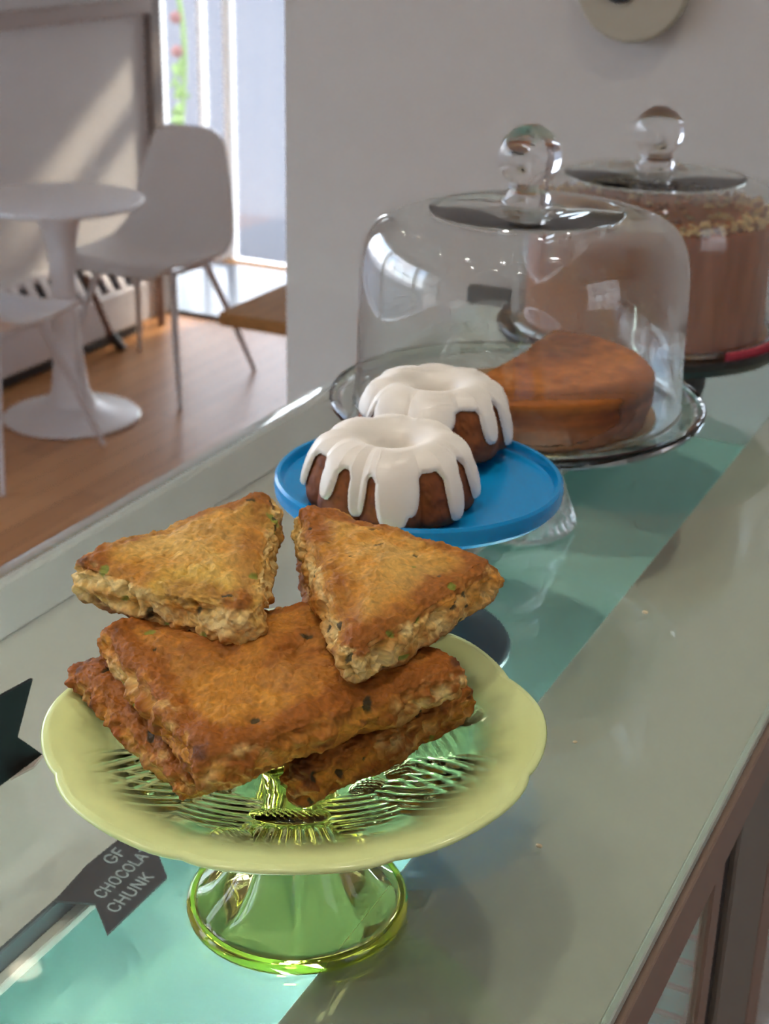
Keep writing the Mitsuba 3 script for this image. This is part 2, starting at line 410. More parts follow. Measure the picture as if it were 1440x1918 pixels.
# round disc on the wall
t = thing('wall_disc', 'round beige disc with dark centre spot high on the white wall', 'wall ornament')
M = trimesh.transformations.rotation_matrix(math.pi / 2, (1, 0, 0))
dm = lathe([(0, 0), (.060, 0), (.0655, .003), (.0655, .013), (.063, .016), (0, .016)], 80); dm.apply_transform(M); dm.apply_translation((-.545, YE - .006, 1.592))
add('plate', dm, 'm_disc', t)
dm = lathe([(0, 0), (.020, 0), (.021, .004), (0, .0045)], 48); dm.apply_transform(M); dm.apply_translation((-.557, YE - .0222, 1.590))
add('centre', dm, 'm_black', t, label='dark centre')
dm = lathe([(0, 0), (.02, 0), (.02, .008), (0, .008)], 24); dm.apply_transform(M); dm.apply_translation((-.545, YE - .0001, 1.60))
add('standoff', dm, 'm_disc', t)

# ------------------------------------------------------------------ display case
CT = 1.22
Y0, Y1 = -.45, 1.70
XA, XB = -.708, -.141
case = thing('display_case', 'long glass bakery display case whose flat glass top carries the cake stands', 'display case')
add('top_glass', trimesh.Trimesh([(-.678, Y0, CT - .001), (XB, Y0, CT - .001), (XB, Y1, CT - .001), (-.678, Y1, CT - .001)], [[0, 1, 2], [0, 2, 3]]), 'm_top_glass', case, label='clear aqua tinted top glass', smooth=False)
a = np.radians(np.linspace(90, 180, 28))
cx = np.stack([-.678 + .070 * np.cos(a), np.full(28, 0), CT - .071 + .070 * np.sin(a)], 1); cx = np.vstack([cx, [(-.750, 0, 1.0), (-.754, 0, .72)]])
P = np.stack([cx + (0, Y0, 0), cx + (0, Y1, 0)], 0)
add('curved_glass', grid(P), 'm_top_glass', case, label='curved front glass', smooth=True)
add('white_panel', box(-.276, XB - .0035, Y0, Y1, CT - .011, CT - .004, .001), 'm_panel_white', case, label='white panel under the glass along the rear edge')
add('glass_edge', box(XB - .0033, XB + .0006, Y0, Y1, CT - .0085, CT - .0015, .0008), 'm_glass_edge', case, label='pale greenish polished glass edge')
add('metal_rail', box(XB - .03, XB + .003, Y0, Y1, 1.166, CT - .0112, .002), 'm_frame', case, label='brownish metal rail below the rear glass edge')
add('lip', box(XB - .0028, XB + .0045, Y0, Y1, 1.197, CT - .0090, .001), 'm_frame', case)
add('base_cabinet', box(-.757, XB - .005, Y0, Y1, .08, .72, .006), 'm_case_white', case)
add('plinth', box(-.68, XB - .04, Y0 + .02, Y1, .001, .08), 'm_dark', case)
add('deck', box(-.742, XB - .03, Y0, Y1, .785, .80), 'm_deck', case)
add('glass_shelf', box(-.736, -.286, Y0 + .01, Y1 - .014, 1.077, 1.085, .002), 'm_deck', case, label='aqua lit shelf inside the case')
add('end_panel', box(-.735, XB - .03, Y1 - .012, Y1 - .002, .72, CT - .015), 'm_case_white', case)
add('end_panel', box(-.735, XB - .03, Y0, Y0 + .01, .72, CT - .015), 'm_case_white', case)
add('dark_strip', box(-.722, XB, Y1, Y1 + .016, CT - .02, CT + .006, .003), 'm_gasket', case, label='dark strip between glass top and wall')
add('tray', box(-.738, -.487, Y0 + .01, Y1 - .015, 1.128, 1.136, .002), 'm_tray', case, label='pale front shelf below the glass')
add('pale_trim', box(-.738, -.727, Y0 + .01, Y1 - .012, 1.136, 1.184, .003), 'm_trim_pale', case, label='pale metal trim behind the curved front glass')
add('tray_rail', box(-.487, -.483, Y0 + .01, Y1 - .015, 1.126, 1.141, .001), 'm_rail', case, label='dark shelf edge')
add('tray_rail', box(-.483, -.475, Y0 + .01, Y1 - .015, 1.122, 1.129, .001), 'm_rail_light', case, label='pale shelf edge strip')
add('door_post', box(XB - .007, XB, .742, .768, .72, 1.166, .002), 'm_frame', case, label='brownish sliding door post')
add('door_post', box(XB - .008, XB, .806, .93, .72, 1.166, .002), 'm_frame_grey', case, label='wide grey beige door stile')
add('door_gasket', box(XB - .012, XB - .005, .768, .806, .72, 1.166), 'm_black_soft', case, label='black door gasket')
add('door_post', box(XB - .022, XB, .93, .985, .72, 1.166, .003), 'm_frame', case)
add('door_glass', box(XB - .005, XB - .003, .0, .742, .72, 1.166), 'm_pane', case, label='sliding rear door glass', smooth=False)
add('door_glass', box(XB - .013, XB - .011, .985, Y1 - .02, .72, 1.166), 'm_pane', case, smooth=False)
for y in np.arange(Y0 + .05, Y1 - .05, .024):
    pass
rack = thing('wire_rack', 'white wire rack inside the case seen through the rear sliding door', 'rack')
Z_RACK = .95
for i, x in enumerate((-.27, -.235, -.20, -.172)):
    add('rail', tube([(x, .05, Z_RACK), (x, .8, Z_RACK), (x, 1.6, Z_RACK)], .0030, 8), 'm_wire', rack)
cd = mikit.ply(tube([(-.28, 0, Z_RACK + .0055), (-.165, 0, Z_RACK + .0055)], .0022, 8), 'm_wire', smooth=True)
for i in range(50):
    scene[key(rack + '__wire')] = {**cd, 'to_world': T().translate([0, .06 + i * .0305, 0])}
for x in (-.27, -.172):
    for y in (.08, .8, 1.57):
        add('leg', tube([(x, y, .8005), (x, y, Z_RACK)], .003, 8), 'm_wire', rack)
lt = thing('case_light', 'tube light under the rear panel inside the display case', 'light')
add('housing', box(-.276, -.255, -.05, .97, 1.190, 1.2055, .002), 'm_white_metal', lt)
k = add('tube', box(-.2835, -.2765, -.05, .97, 1.188, 1.200, .002), 'm_white_plastic', lt)
scene[k]['emitter'] = {'type': 'area', 'radiance': rgb(17, 21.5, 20.6)}

# ------------------------------------------------------------------ sign cards
def sign_card(origin, ux, uy, pts, thick=.0016):
    return extrude_plate(Polygon(pts), thick, origin, np.array(ux, float), np.array(uy, float))


t = thing('pastry_sign', 'black swallowtail sign card lettered GF CHOCOLATE CHUNK lying under the glass', 'sign')
o = np.array([-.441, .556, 1.1385]); uy = np.array([-.045, .040, .0]); ux = np.array([0, 1.0, 0]); uy = np.array([-1.0, 0.12, .10]); uy = uy - (uy @ ux) * ux; uy /= np.linalg.norm(uy)
pts = [(0, 0), (.055, 0), (.064, .010), (.090, .040), (.092, .048), (.042, .048), (.002, .044), (.014, .022)]
pts = [(.0, .0), (.060, .0), (.076, .018), (.086, .044), (.042, .046), (.006, .042), (.017, .021)]
add('card', sign_card(o, ux, uy, pts), 'm_black_soft', t)
nrm = np.cross(ux, uy)
for txt, x, y, h in (('GF', .050, .0330, .0085), ('CHOCOLATE', .022, .0195, .0080), ('CHUNK', .016, .0060, .0080)):
    m = meshkit.text_mesh(txt, h, .0004); M = np.eye(4); M[:3, 0], M[:3, 1], M[:3, 2], M[:3, 3] = ux, uy, nrm, o + ux * x + uy * y + nrm * .0016
    if txt == 'CHOCOLATE': m.apply_scale((.86, 1, 1))
    m.apply_transform(M)
    add('lettering', m, 'm_chalk', t, label=f'chalk grey word {txt}', smooth=False)
add('holder', box(-.462, -.447, .585, .60, 1.1362, 1.1384, .0005), 'm_black_soft', t)

t = thing('counter_sign', 'black swallowtail sign card standing at the left photo edge beside the green stand', 'sign')
o = np.array([-.510, .5915, CT])
pts = [(0, .0), (-.02, .0225), (-.003, .0520), (-.030, .0545), (-.14, .0545), (-.14, .0), (-.02, .0)]
add('card', sign_card(o, (0, 1, 0), (0, 0, 1), pts, .002), 'm_sign_black', t)
tri = Polygon([(0, 0), (-.0205, .022), (-.034, .0)])
add('folded_tip', sign_card(o + (.0024, 0, .0004), (0, 1, 0), np.array([.85, 0, .53]) / np.linalg.norm([.85, 0, .53]), [(0, 0), (-.021, .012), (-.030, .0)], .0012), 'm_rail_light', t, label='folded tip catching light')
add('foot', box(-.56, -.511, .46, .52, CT, CT + .003, .001), 'm_black', t)

# ------------------------------------------------------------------ green glass cake stand
GX, GY, GZ = -.3105, .5445, 1.324
R0 = .1195
TH0 = math.radians(-62)
gs = thing('green_cake_stand', 'yellow green glass cake stand with milky scalloped rim carrying the scones', 'cake stand')


def scallop(th):
    return 0.968 + .034 * np.abs(np.cos(4 * (th - TH0))) ** .7


def plate_relief(r, th):
    """embossed scrolls and thistle heads on the well, metres of height"""
    z = np.zeros(np.broadcast(r, th).shape)
    for k in range(3):
        c = TH0 - .02 + k * 2 * math.pi / 3
        d = (th - c + np.pi) % (2 * np.pi) - np.pi
        ad = np.abs(d)
        # scroll ribs sweeping to both sides of the large thistle
        ph = (r - .020 * np.maximum(ad - .2, 0) ** 1.3 - .046) / .0052
        env = smooth01(.22, .34, ad) * smooth01(.98, .80, ad) * smooth01(.046, .052, r) * smooth01(.088 - .008 * ad, .080 - .008 * ad, r)
        z = z + env * .0008 * np.abs(np.sin(np.pi * ph))
        # fronds opening outwards at the ends of the scrolls
        for sgn in (-1, 1):
            u = sgn * d - .95
            ph2 = u * 30 + np.sign(u) * (r - .06) * 190
            env = smooth01(.30, .18, np.abs(u)) * smooth01(.050, .060, r) * smooth01(.104, .088, r)
            z = np.maximum(z, env * .0015 * np.abs(np.sin(ph2)) ** .8)
        fan = smooth01(.069, .075, r) * smooth01(.100, .086, r) * smooth01(.30, .22, ad)
        z = np.maximum(z, fan * .0009 * np.abs(np.sin(d * 42)))
        for (off, rc, ar, at) in ((0, .061, .0062, .0185), (math.radians(45), .049, .0062, .0098), (math.radians(68), .054, .0062, .0100), (math.radians(104), .086, .0080, .0090), (-math.radians(45), .049, .0062, .0098)):
            dd = (th - c - off + np.pi) % (2 * np.pi) - np.pi
            q = ((r - rc) / ar) ** 2 + (dd * rc / at) ** 2
            nail = np.abs(np.sin(r * 1000 + dd * rc * 1000) * np.sin(r * 1000 - dd * rc * 1000))
            z = np.where(q < 1, .0021 * np.clip(1 - q, 0, 1) ** .5 + .0009 * nail * (1 - q), z)
    return z


def plate_z(f):      # f = r / R(th), height of the top side above the rim plane
    return np.interp(f, [0, .35, .55, .75, .9, .975, 1.0], [-.0150, -.0148, -.0130, -.0080, -.0025, -.0002, -.0010])


nth, nr = 900, 130
th = np.linspace(0, 2 * np.pi, nth, endpoint=False)[:, None]
f = np.linspace(0.0008, 1, nr)[None]
Rr = R0 * scallop(th)
wob = .0022 * np.cos(4 * (th - TH0)) ** 2 * smooth01(.6, 1, f)
r = Rr * f * (1 - smooth01(.4, 1, f)) + Rr * f * smooth01(.4, 1, f)
rin = R0 * f * (1 - smooth01(.3, .95, f)) + Rr * f * smooth01(.3, .95, f)
ztop = plate_z(f) + wob + plate_relief(rin, th) * smooth01(.93, .8, f)
top = np.stack([rin * np.cos(th), rin * np.sin(th), ztop], -1)
fb = np.linspace(1, .0008, 60)[None]
rb = R0 * fb * (1 - smooth01(.3, .95, fb)) + Rr * fb * smooth01(.3, .95, fb)
thick = np.interp(fb, [0, .6, .93, .985, 1], [.0055, .0050, .0045, .0038, .0022])
zb = plate_z(fb) + .0022 * np.cos(4 * (th - TH0)) ** 2 * smooth01(.6, 1, fb) - thick
bot = np.stack([rb * np.cos(th), rb * np.sin(th), zb], -1)
edge = np.stack([Rr[:, 0] * 1.006 * np.cos(th[:, 0]), Rr[:, 0] * 1.006 * np.sin(th[:, 0]), (ztop[:, -1] + zb[:, 0]) / 2], -1)[:, None]
full = np.concatenate([top, edge, bot], 1)
g = grid(full, wrap_u=True, wrap_v=False)
# close the two pin holes in the middle
nv = full.shape[1]; i = np.arange(nth); vt = len(g.vertices)
V = np.vstack([g.vertices, [[0, 0, plate_z(0.)]], [[0, 0, plate_z(0.) - .0055]]])
F = np.vstack([g.faces, np.stack([np.full(nth, vt), i * nv, ((i + 1) % nth) * nv], 1), np.stack([np.full(nth, vt + 1), ((i + 1) % nth) * nv + nv - 1, i * nv + nv - 1], 1)])
pm = trimesh.Trimesh(V, F, process=False)
if pm.volume < 0: pm.invert()
pm.apply_translation((GX, GY, GZ))


def opal_w(p, n, uv):
    dx, dy = p.x - GX, p.y - GY
    r = dr.sqrt(dx * dx + dy * dy)
    w = mikit.smoothstep(.080, .112, r + .008 * (mikit.fbm(p.x * 60, p.y * 60, 3.0) - .5))
    return mi.Float(w * .97)


_unused = {'type': 'twosided', 'bsdf': {'type': 'principled', 'base_color': rgb(.60, .66, .27), 'roughness': .16, 'specular': .55}}
scene['m_plate'] = {'type': 'blendbsdf', 'weight': mikit.proc(opal_w), 'a': {'type': 'dielectric', 'int_ior': 1.5, 'ext_ior': 1.0, 'specular_transmittance': rgb(.985, .998, .70)},
                    'b': {'type': 'twosided', 'bsdf': {'type': 'principled', 'base_color': rgb(.69, .81, .37), 'roughness': .16, 'specular': .55}}}
add('plate', pm, 'm_plate', gs, label='scalloped plate, clear green with embossed thistles inside and milky at the rim', smooth=True)


def flute(thv, rr, zz):
    k = np.abs(np.sin(4 * (thv - TH0)))
    side = (np.arange(rr.shape[-1]) < len(outer))[None] * 1.0
    w = side * smooth01(.0075, .016, zz) * smooth01(.095, .07, zz)
    return rr * (1 - .12 * w * (1 - k ** .45)), zz


outer = [(.0515, .0065), (.0500, .0092), (.0440, .0150), (.0360, .0260), (.0280, .0410), (.0215, .057), (.0175, .071), (.0178, .079), (.020, .0831)]
inner = [(.0001, .0831), (.0001, .058), (.005, .054), (.0125, .040), (.0190, .029), (.0290, .0165), (.0400, .0085), (.0475, .0050), (.0515, .0048)]
add('foot', lathe(outer + inner, 240, (GX + .003, GY - .004, CT), flute), 'm_glass_green', gs, label='clear green fluted glass foot', smooth=40)
rim = [(.0500, .0004), (.0535, .0004), (.0552, .0016), (.0557, .0040), (.0550, .0064), (.0535, .0075), (.0517, .0072), (.0516, .0045), (.0500, .0040)]
add('foot_rim', lathe(rim, 160, (GX + .003, GY - .004, CT)), 'm_glass_rim', gs, label='bright yellow green rim of the foot', smooth=40)

# ------------------------------------------------------------------ scones
def scone(pts, thick, seed, tone, label, edge=.00085, rr=.0095, flare=1.03, rough=1.0):
    pale, brown, yellow = tone
    pts = np.array(pts, float); c = pts.mean(0)
    n = np.zeros(3)
    for i in range(len(pts)): n += np.cross(pts[i] - c, pts[(i + 1) % len(pts)] - c)
    n /= np.linalg.norm(n)
    if n[2] < 0: n = -n
    sph = trimesh.creation.icosphere(2, rr).vertices
    P = []
    for p in pts:
        v = c - p; v -= (v @ n) * n; L = np.linalg.norm(v)
        P.append(p + v / L * rr * .55 - n * rr + sph)
        q = c + (p - c) * flare
        v2 = v
        P.append(q + v / L * rr * .55 - n * (thick - rr) + sph)
    r0 = np.random.default_rng(seed + 100)
    for i in range(len(pts)):
        p = pts[i] * .5 + pts[(i + 1) % len(pts)] * .5; v = c - p; v -= (v @ n) * n; v /= np.linalg.norm(v)
        P.append(p + v * (rr * .6 - r0.uniform(-.001, .004)) - n * (rr + r0.uniform(-.001, .0005)) + sph)
        P.append(p + v * (rr * .6 - r0.uniform(.0, .005)) - n * (thick - rr) + sph)
    P.append(c - n * rr * .45 + sph)
    h = trimesh.convex.convex_hull(np.vstack(P))
    man = m3.Manifold(m3.Mesh(np.asarray(h.vertices, np.float32), np.asarray(h.faces, np.uint32))).refine_to_length(edge)
    mm = man.to_mesh(); m = trimesh.Trimesh(mm.vert_properties[:, :3], mm.tri_verts, process=True)
    trimesh.smoothing.filter_taubin(m, iterations=6)
    v = np.array(m.vertices); nn = np.array(m.vertex_normals)
    up = nn @ n
    loc = v - c
    hgt = loc @ n / thick                      # 0 at the top, -1 at the bottom
    inpl = loc - np.outer(loc @ n, n)
    q = v + seed * 3.17
    side = 1 - smooth01(.35, .8, np.abs(up))
    F = lambda k, s, o=3: meshkit.fbm(q * k + s, o, seed + int(s))
    ax = q - np.outer(q @ n, n) * 0 + np.outer(q @ n, n) * 1.4
    lump = F(55, 1) - .5
    mid = F(150, 5) - .5
    rid = 1 - np.abs(2 * meshkit.fbm(ax * 210 + 9, 3, seed + 9) - 1)
    fine = F(430, 13) - .5
    crag = 1 - np.abs(2 * meshkit.fbm(ax * 95 + 3, 3, seed + 21) - 1)
    pits = smooth01(.56, .70, F(95, 61)) * side
    m2_, m3_ = meshkit.fbm(q * 120 + 71, 3, seed + 71) - .5, meshkit.fbm(q * 270 + 73, 3, seed + 73) - .5
    r3 = np.random.default_rng(seed + 7)

    def cells(size):                                   # rounded clumps with crevices between them
        cnt = int(m.area / size ** 2)
        sp = v[r3.choice(len(v), cnt, replace=False)] + r3.normal(0, size * .25, (cnt, 3))
        wq = v + (np.stack([meshkit.noise(q / size * .9 + o, seed) for o in (0, 31, 67)], 1) - .5) * size * .9
        d1 = cKDTree(sp).query(wq)[0] / size
        return np.sqrt(np.clip(1 - (d1 / .85) ** 2, 0, 1)) - .72
    c1, c2 = cells(.0085), cells(.0040)
    vary = smooth01(.35, .65, F(45, 91, 2))
    disp = .0085 * lump + side * rough * (.0040 * m2_ + .0034 * m3_ + (.0012 + .0022 * vary) * c1 + .0010 * c2 - .0030 * pits) + (1 - side) * (.0024 * m2_ + .0016 * m3_ + .0006 * c1 * vary + .0004 * c2) + .0016 * fine + .0007 * (meshkit.fbm(q * 800 + 3, 2, seed + 3) - .5)
    # shallow cracks on the top
    crack = np.exp(-((meshkit.fbm(q * 70 + 31, 3, seed + 31) - .5) / .022) ** 2) * smooth01(.52, .62, F(40, 33))
    disp -= crack * .0012 * (up > .3)
    v2 = v + nn * disp[:, None]
    # green onion / jalapeno pieces
    tree = cKDTree(v2)
    green = np.zeros(len(v)); dark = np.zeros(len(v))
    r2 = np.random.default_rng(seed)
    for j in range(34):
        i0 = r2.integers(len(v)); rad = r2.uniform(.0009, .0026) * (1.7 if (j % 4 == 0 and yellow > .5) else 1)
        el = r2.normal(size=3); el /= np.linalg.norm(el)
        ids = np.array(tree.query_ball_point(v2[i0], rad * 2.2)); dd = v2[ids] - v2[i0]
        al = dd @ el; dist = np.sqrt((np.linalg.norm(dd, axis=1) ** 2 - al ** 2).clip(0) + (al / 2.2) ** 2) / rad
        w = smooth01(1.0, .75, dist)
        if j % 4 == 0: green[ids] = np.maximum(green[ids], w * .8)
        else: dark[ids] = np.maximum(dark[ids], w)
        v2[ids] -= nn[ids] * (w * .0006)[:, None]
    v2f = v2
    NZ = lambda x: np.clip((x - .5) * 1.9 + .5, 0, 1)
    t1, t2, t3 = NZ(F(48, 41)), NZ(F(150, 43)), NZ(F(480, 47))
    gold = np.array([.60, .27, .040]); pal = np.array([.74, .48, .140]); brn = np.array([.30, .085, .012]); drk = np.array([.070, .022, .010]); yel = np.array([.68, .46, .085]); crm = np.array([.80, .60, .25])
    # distance to the top outline -> browner edges
    dist = np.full(len(v), 1.0)
    for i in range(len(pts)):
        a, b = pts[i], pts[(i + 1) % len(pts)]; ab = b - a; tt = np.clip(((v - a) @ ab) / (ab @ ab), 0, 1); dist = np.minimum(dist, np.linalg.norm(v - (a + tt[:, None] * ab), axis=1))
    corner = np.min([np.linalg.norm(v - p, axis=1) for p in pts], axis=0)
    col = lerp(gold, pal, np.clip(pale + (t1 - .5) * 1.1 + (t2 - .5) * .6, 0, 1))
    col = lerp(col, yel, np.clip(yellow * smooth01(.35, .65, F(34, 51)), 0, 1))
    t0 = NZ(F(24, 81, 2))
    b = brown + (t0 - .5) * .9 + .70 * smooth01(.013, .002, dist) + .70 * smooth01(.018, .004, corner) + (t1 - .5) * .65 + (t2 - .5) * .55
    col_top = lerp(col, brn, np.clip(b, 0, 1) * .9)
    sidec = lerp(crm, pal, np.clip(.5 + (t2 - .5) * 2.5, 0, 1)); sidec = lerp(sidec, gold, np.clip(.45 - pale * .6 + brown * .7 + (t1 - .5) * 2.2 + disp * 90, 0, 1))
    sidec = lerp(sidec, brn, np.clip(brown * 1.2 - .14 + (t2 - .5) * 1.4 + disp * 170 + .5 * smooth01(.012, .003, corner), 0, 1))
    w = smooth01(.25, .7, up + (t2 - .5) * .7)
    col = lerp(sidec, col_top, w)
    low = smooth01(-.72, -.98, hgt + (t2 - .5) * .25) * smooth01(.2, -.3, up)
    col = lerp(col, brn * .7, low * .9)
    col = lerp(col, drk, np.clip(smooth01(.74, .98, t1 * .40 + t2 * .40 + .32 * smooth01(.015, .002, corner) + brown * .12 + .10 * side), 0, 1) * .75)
    col *= ((.80 + .38 * t3) * (.86 + .28 * NZ(F(900, 57, 2))))[:, None]
    col = lerp(col, np.array([.20, .29, .04]), green); col = lerp(col, np.array([.035, .038, .018]), dark * .9)
    m2 = trimesh.Trimesh(v2f, m.faces, process=False)
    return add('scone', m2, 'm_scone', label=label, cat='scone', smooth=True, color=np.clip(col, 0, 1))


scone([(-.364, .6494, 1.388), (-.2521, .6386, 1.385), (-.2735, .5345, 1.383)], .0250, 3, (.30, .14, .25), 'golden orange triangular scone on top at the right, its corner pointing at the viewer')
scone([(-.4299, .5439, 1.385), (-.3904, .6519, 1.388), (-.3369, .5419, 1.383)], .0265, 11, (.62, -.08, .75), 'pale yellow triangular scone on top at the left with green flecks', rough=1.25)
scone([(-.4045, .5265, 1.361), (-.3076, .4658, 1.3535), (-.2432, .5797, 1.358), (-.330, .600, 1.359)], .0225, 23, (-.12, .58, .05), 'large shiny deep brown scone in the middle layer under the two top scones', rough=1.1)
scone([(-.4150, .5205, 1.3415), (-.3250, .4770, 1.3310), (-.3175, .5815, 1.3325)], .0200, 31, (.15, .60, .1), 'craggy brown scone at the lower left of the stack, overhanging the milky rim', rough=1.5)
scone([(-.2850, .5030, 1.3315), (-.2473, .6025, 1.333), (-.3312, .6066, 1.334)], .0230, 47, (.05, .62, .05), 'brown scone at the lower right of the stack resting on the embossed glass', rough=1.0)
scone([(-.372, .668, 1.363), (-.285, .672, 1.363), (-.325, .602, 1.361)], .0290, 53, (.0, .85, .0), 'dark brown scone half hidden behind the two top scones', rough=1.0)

# ------------------------------------------------------------------ blue cake stand
BX, BY, BZ = -.3728, .8133, 1.340
bs = thing('blue_cake_stand', 'bright blue round cake stand with raised rim holding two iced bundt cakes', 'cake stand')
RB = .0925
add('plate', lathe([(0, -.008), (.055, -.008), (.082, -.0085), (.0885, -.0075), (.0918, -.004), (.0925, .001), (.0920, .0055), (.0905, .0072), (.0885, .0070), (.0872, .0050), (.0862, .0015), (.0840, .0003), (0, .0002)], 160, (BX, BY, BZ)), 'm_blue', bs)
add('pedestal', lathe([(0, .0005), (.060, .0005), (.0645, .003), (.0650, .007), (.062, .012), (.048, .022), (.030, .040), (.024, .060), (.026, .085), (.038, .108), (.05, .1115), (0, .1115)], 96, (BX, BY, CT)), 'm_slate', bs, label='dark slate foot')

# ------------------------------------------------------------------ bundt cakes
BP = np.array([(.0105, .0005), (.011, .012), (.0140, .030), (.0185, .0395), (.0245, .0440), (.0320, .0452), (.0395, .0428), (.0455, .0365), (.0500, .0260), (.0525, .0150), (.0528, .007), (.0510, .0012)])


def bundt_surface(thv, s, sc):
    from scipy.interpolate import CubicSpline
    L = np.r_[0, np.cumsum(np.linalg.norm(np.diff(BP, axis=0), axis=1))]
    cs = CubicSpline(L / L[-1], BP); p = cs(s); d = cs(s, 1)
    rr, zz = p[..., 0], p[..., 1]
    lob = np.abs(np.cos(4 * thv)) ** .8 - .55
    amt = smooth01(.020, .045, rr)
    rr = rr * (1 + .11 * amt * lob); zz = zz * (1 + .03 * amt * lob)
    nl = np.hypot(d[..., 0], d[..., 1]); nr_, nz_ = d[..., 1] / nl, -d[..., 0] / nl
    nr_, nz_ = -nr_, -nz_
    P = np.stack(np.broadcast_arrays(rr * np.cos(thv), rr * np.sin(thv), zz), -1) * sc
    N = np.stack(np.broadcast_arrays(nr_ * np.cos(thv), nr_ * np.sin(thv), nz_), -1)
    return P, N, L[-1] * sc


def bundt(cx, cy, cz, ang, sc, drips, arch, seed, label):
    t = thing('bundt_cake', label, 'bundt cake', None)
    nt, ns = 400, 70
    th = np.linspace(0, 2 * np.pi, nt, endpoint=False)[:, None]; s = np.linspace(0, 1, ns)[None]
    P, N, L = bundt_surface(th, s, sc)
    q = P + seed
    n1 = meshkit.fbm(q * 160, 4, seed); n2 = meshkit.fbm(q * 420, 3, seed + 5)
    P = P + N * ((n1 - .5) * .0022 + (n2 - .5) * .0012)[..., None]
    body = grid(P, wrap_u=True, wrap_v=True)
    if body.volume < 0: body.invert()
    col = lerp((.25, .075, .020), (.12, .032, .011), np.clip(.5 + (n1 - .5) * 2.0, 0, 1)); col = lerp(col, (.055, .018, .009), smooth01(.62, .75, n2) * .5)
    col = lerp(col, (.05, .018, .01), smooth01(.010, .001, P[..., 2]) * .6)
    W = T().translate([cx, cy, cz]).rotate([0, 0, 1], ang)
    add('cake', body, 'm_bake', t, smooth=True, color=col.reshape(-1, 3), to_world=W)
    # icing
    nt, ns = 1080, 220
    th = np.linspace(0, 2 * np.pi, nt, endpoint=False)[:, None]; s = np.linspace(.10, 1, ns)[None]
    end = np.full((nt, 1), arch)
    end = end + .012 * np.sin(3 * th + seed) + .010 * np.sin(7 * th + seed * 2)
    for (c, ln, w) in drips:
        d = (np.degrees(th) - c + 180) % 360 - 180
        x = np.abs(d) / w
        sh = np.where(x < 1, (1 - np.clip(x, 0, 1) ** 3.0) ** .5, 0)
        sh2 = np.exp(-(x / 1.15) ** 6)
        end = np.maximum(end, arch + (ln - arch) * (sh * .75 + sh2 * .25))
    mask = (s <= end) & (s > .11)
    P, N, L = bundt_surface(th, np.broadcast_to(s, (nt, ns)) * 1.0, sc)
    ds = .9 * L / ns; dt = 2 * np.pi * .045 * sc / nt
    pad = 60
    mk = np.vstack([mask[-pad:], mask, mask[:pad]])
    dist = ndimage.distance_transform_edt(mk, sampling=(dt, ds))[pad:-pad]
    rr = .0030
    thk = .0031 * np.sqrt(1 - (1 - np.clip(dist / rr, 0, 1)) ** 2)
    thk = thk * (1 + .35 * smooth01(.55, .95, np.broadcast_to(s, thk.shape) / np.maximum(end, .3)) * smooth01(.62, .75, end)) + .0004 * (meshkit.noise(P * 70, seed) - .5)
    # the fluting is softened under the icing
    O = P + N * (thk - .0003)[..., None]
    keep = mask
    g = grid(O, wrap_u=True)
    vm = keep.reshape(-1)
    fm = vm[g.faces].all(1)
    g.update_faces(fm)
    inner = trimesh.Trimesh((P - N * .0012).reshape(-1, 3), g.faces[:, ::-1], process=False); inner.remove_unreferenced_vertices()
    g.remove_unreferenced_vertices()
    if (g.vertex_normals * (g.vertices - np.array([0, 0, .01]))).sum() < 0: g.invert()
    add('icing', g, 'm_icing', t, label='thick white icing with drips', smooth=True, to_world=W)
    return t


# angle 0 of the drips looks at the camera, positive to the right
A1 = math.degrees(math.atan2(0 - .778, 0 + .3742)); A2 = math.degrees(math.atan2(0 - .8559, 0 + .3781))
bundt(-.3740, .7750, BZ + .0006, A1, .945, [(-88, .90, 9), (-48, .86, 8), (-24, .92, 7), (2, .97, 13), (12, .90, 10), (48, .965, 9), (80, .93, 8), (125, .85, 12), (160, .9, 10), (-130, .88, 14)], .66, 2, 'front bundt cake with white dripping icing, nearer to the scones')
bundt(-.3885, .8690, BZ + .0070, A2, .93, [(-70, .80, 16), (-40, .78, 14), (-5, .80, 24), (47, .88, 9), (76, .96, 7), (110, .85, 12), (150, .9, 12), (-140, .88, 14)], .64, 5, 'rear bundt cake with white dripping icing, farther from the scones')

# ------------------------------------------------------------------ domed stand
DX, DY, DZ = -.400, 1.051, 1.322
ds_ = thing('glass_cake_stand', 'clear footed glass cake stand under the nearer glass dome', 'cake stand')
RP = .1465
add('plate', lathe([(0, -.007), (.09, -.007), (.135, -.0065), (.1435, -.004), (.1462, -.001), (.1465, .0025), (.1450, .0042), (.1420, .0040), (.1385, .0005), (.135, -.0005), (0, -.0005)], 160, (DX, DY, DZ)), 'm_glass_clear', ds_)


def ribs(thv, rr, zz):
    w = smooth01(.004, .010, zz) * smooth01(.085, .06, zz)
    return rr * (1 + .030 * w * np.cos(36 * thv)), zz


add('foot', lathe([(.046, .0005), (.0485, .002), (.0490, .005), (.0470, .0085), (.0430, .018), (.0390, .030), (.0340, .045), (.0270, .062), (.0230, .078), (.0260, .094), (.0255, .0945), (.0001, .0945), (.0001, .070), (.016, .060), (.0300, .040), (.0380, .018), (.0420, .004), (.0435, .0005)], 288, (DX + .006, DY - .003, CT), ribs), 'm_glass_clear', ds_, label='ribbed clear glass foot', smooth=40)

dome_prof = [(.1270, .0008), (.1272, .004), (.1262, .03), (.1255, .08), (.1245, .105), (.1215, .122), (.1150, .1345), (.1040, .1425), (.0880, .1470), (.0700, .1490), (.0450, .1505), (.0250, .1515), (.0165, .1525)]


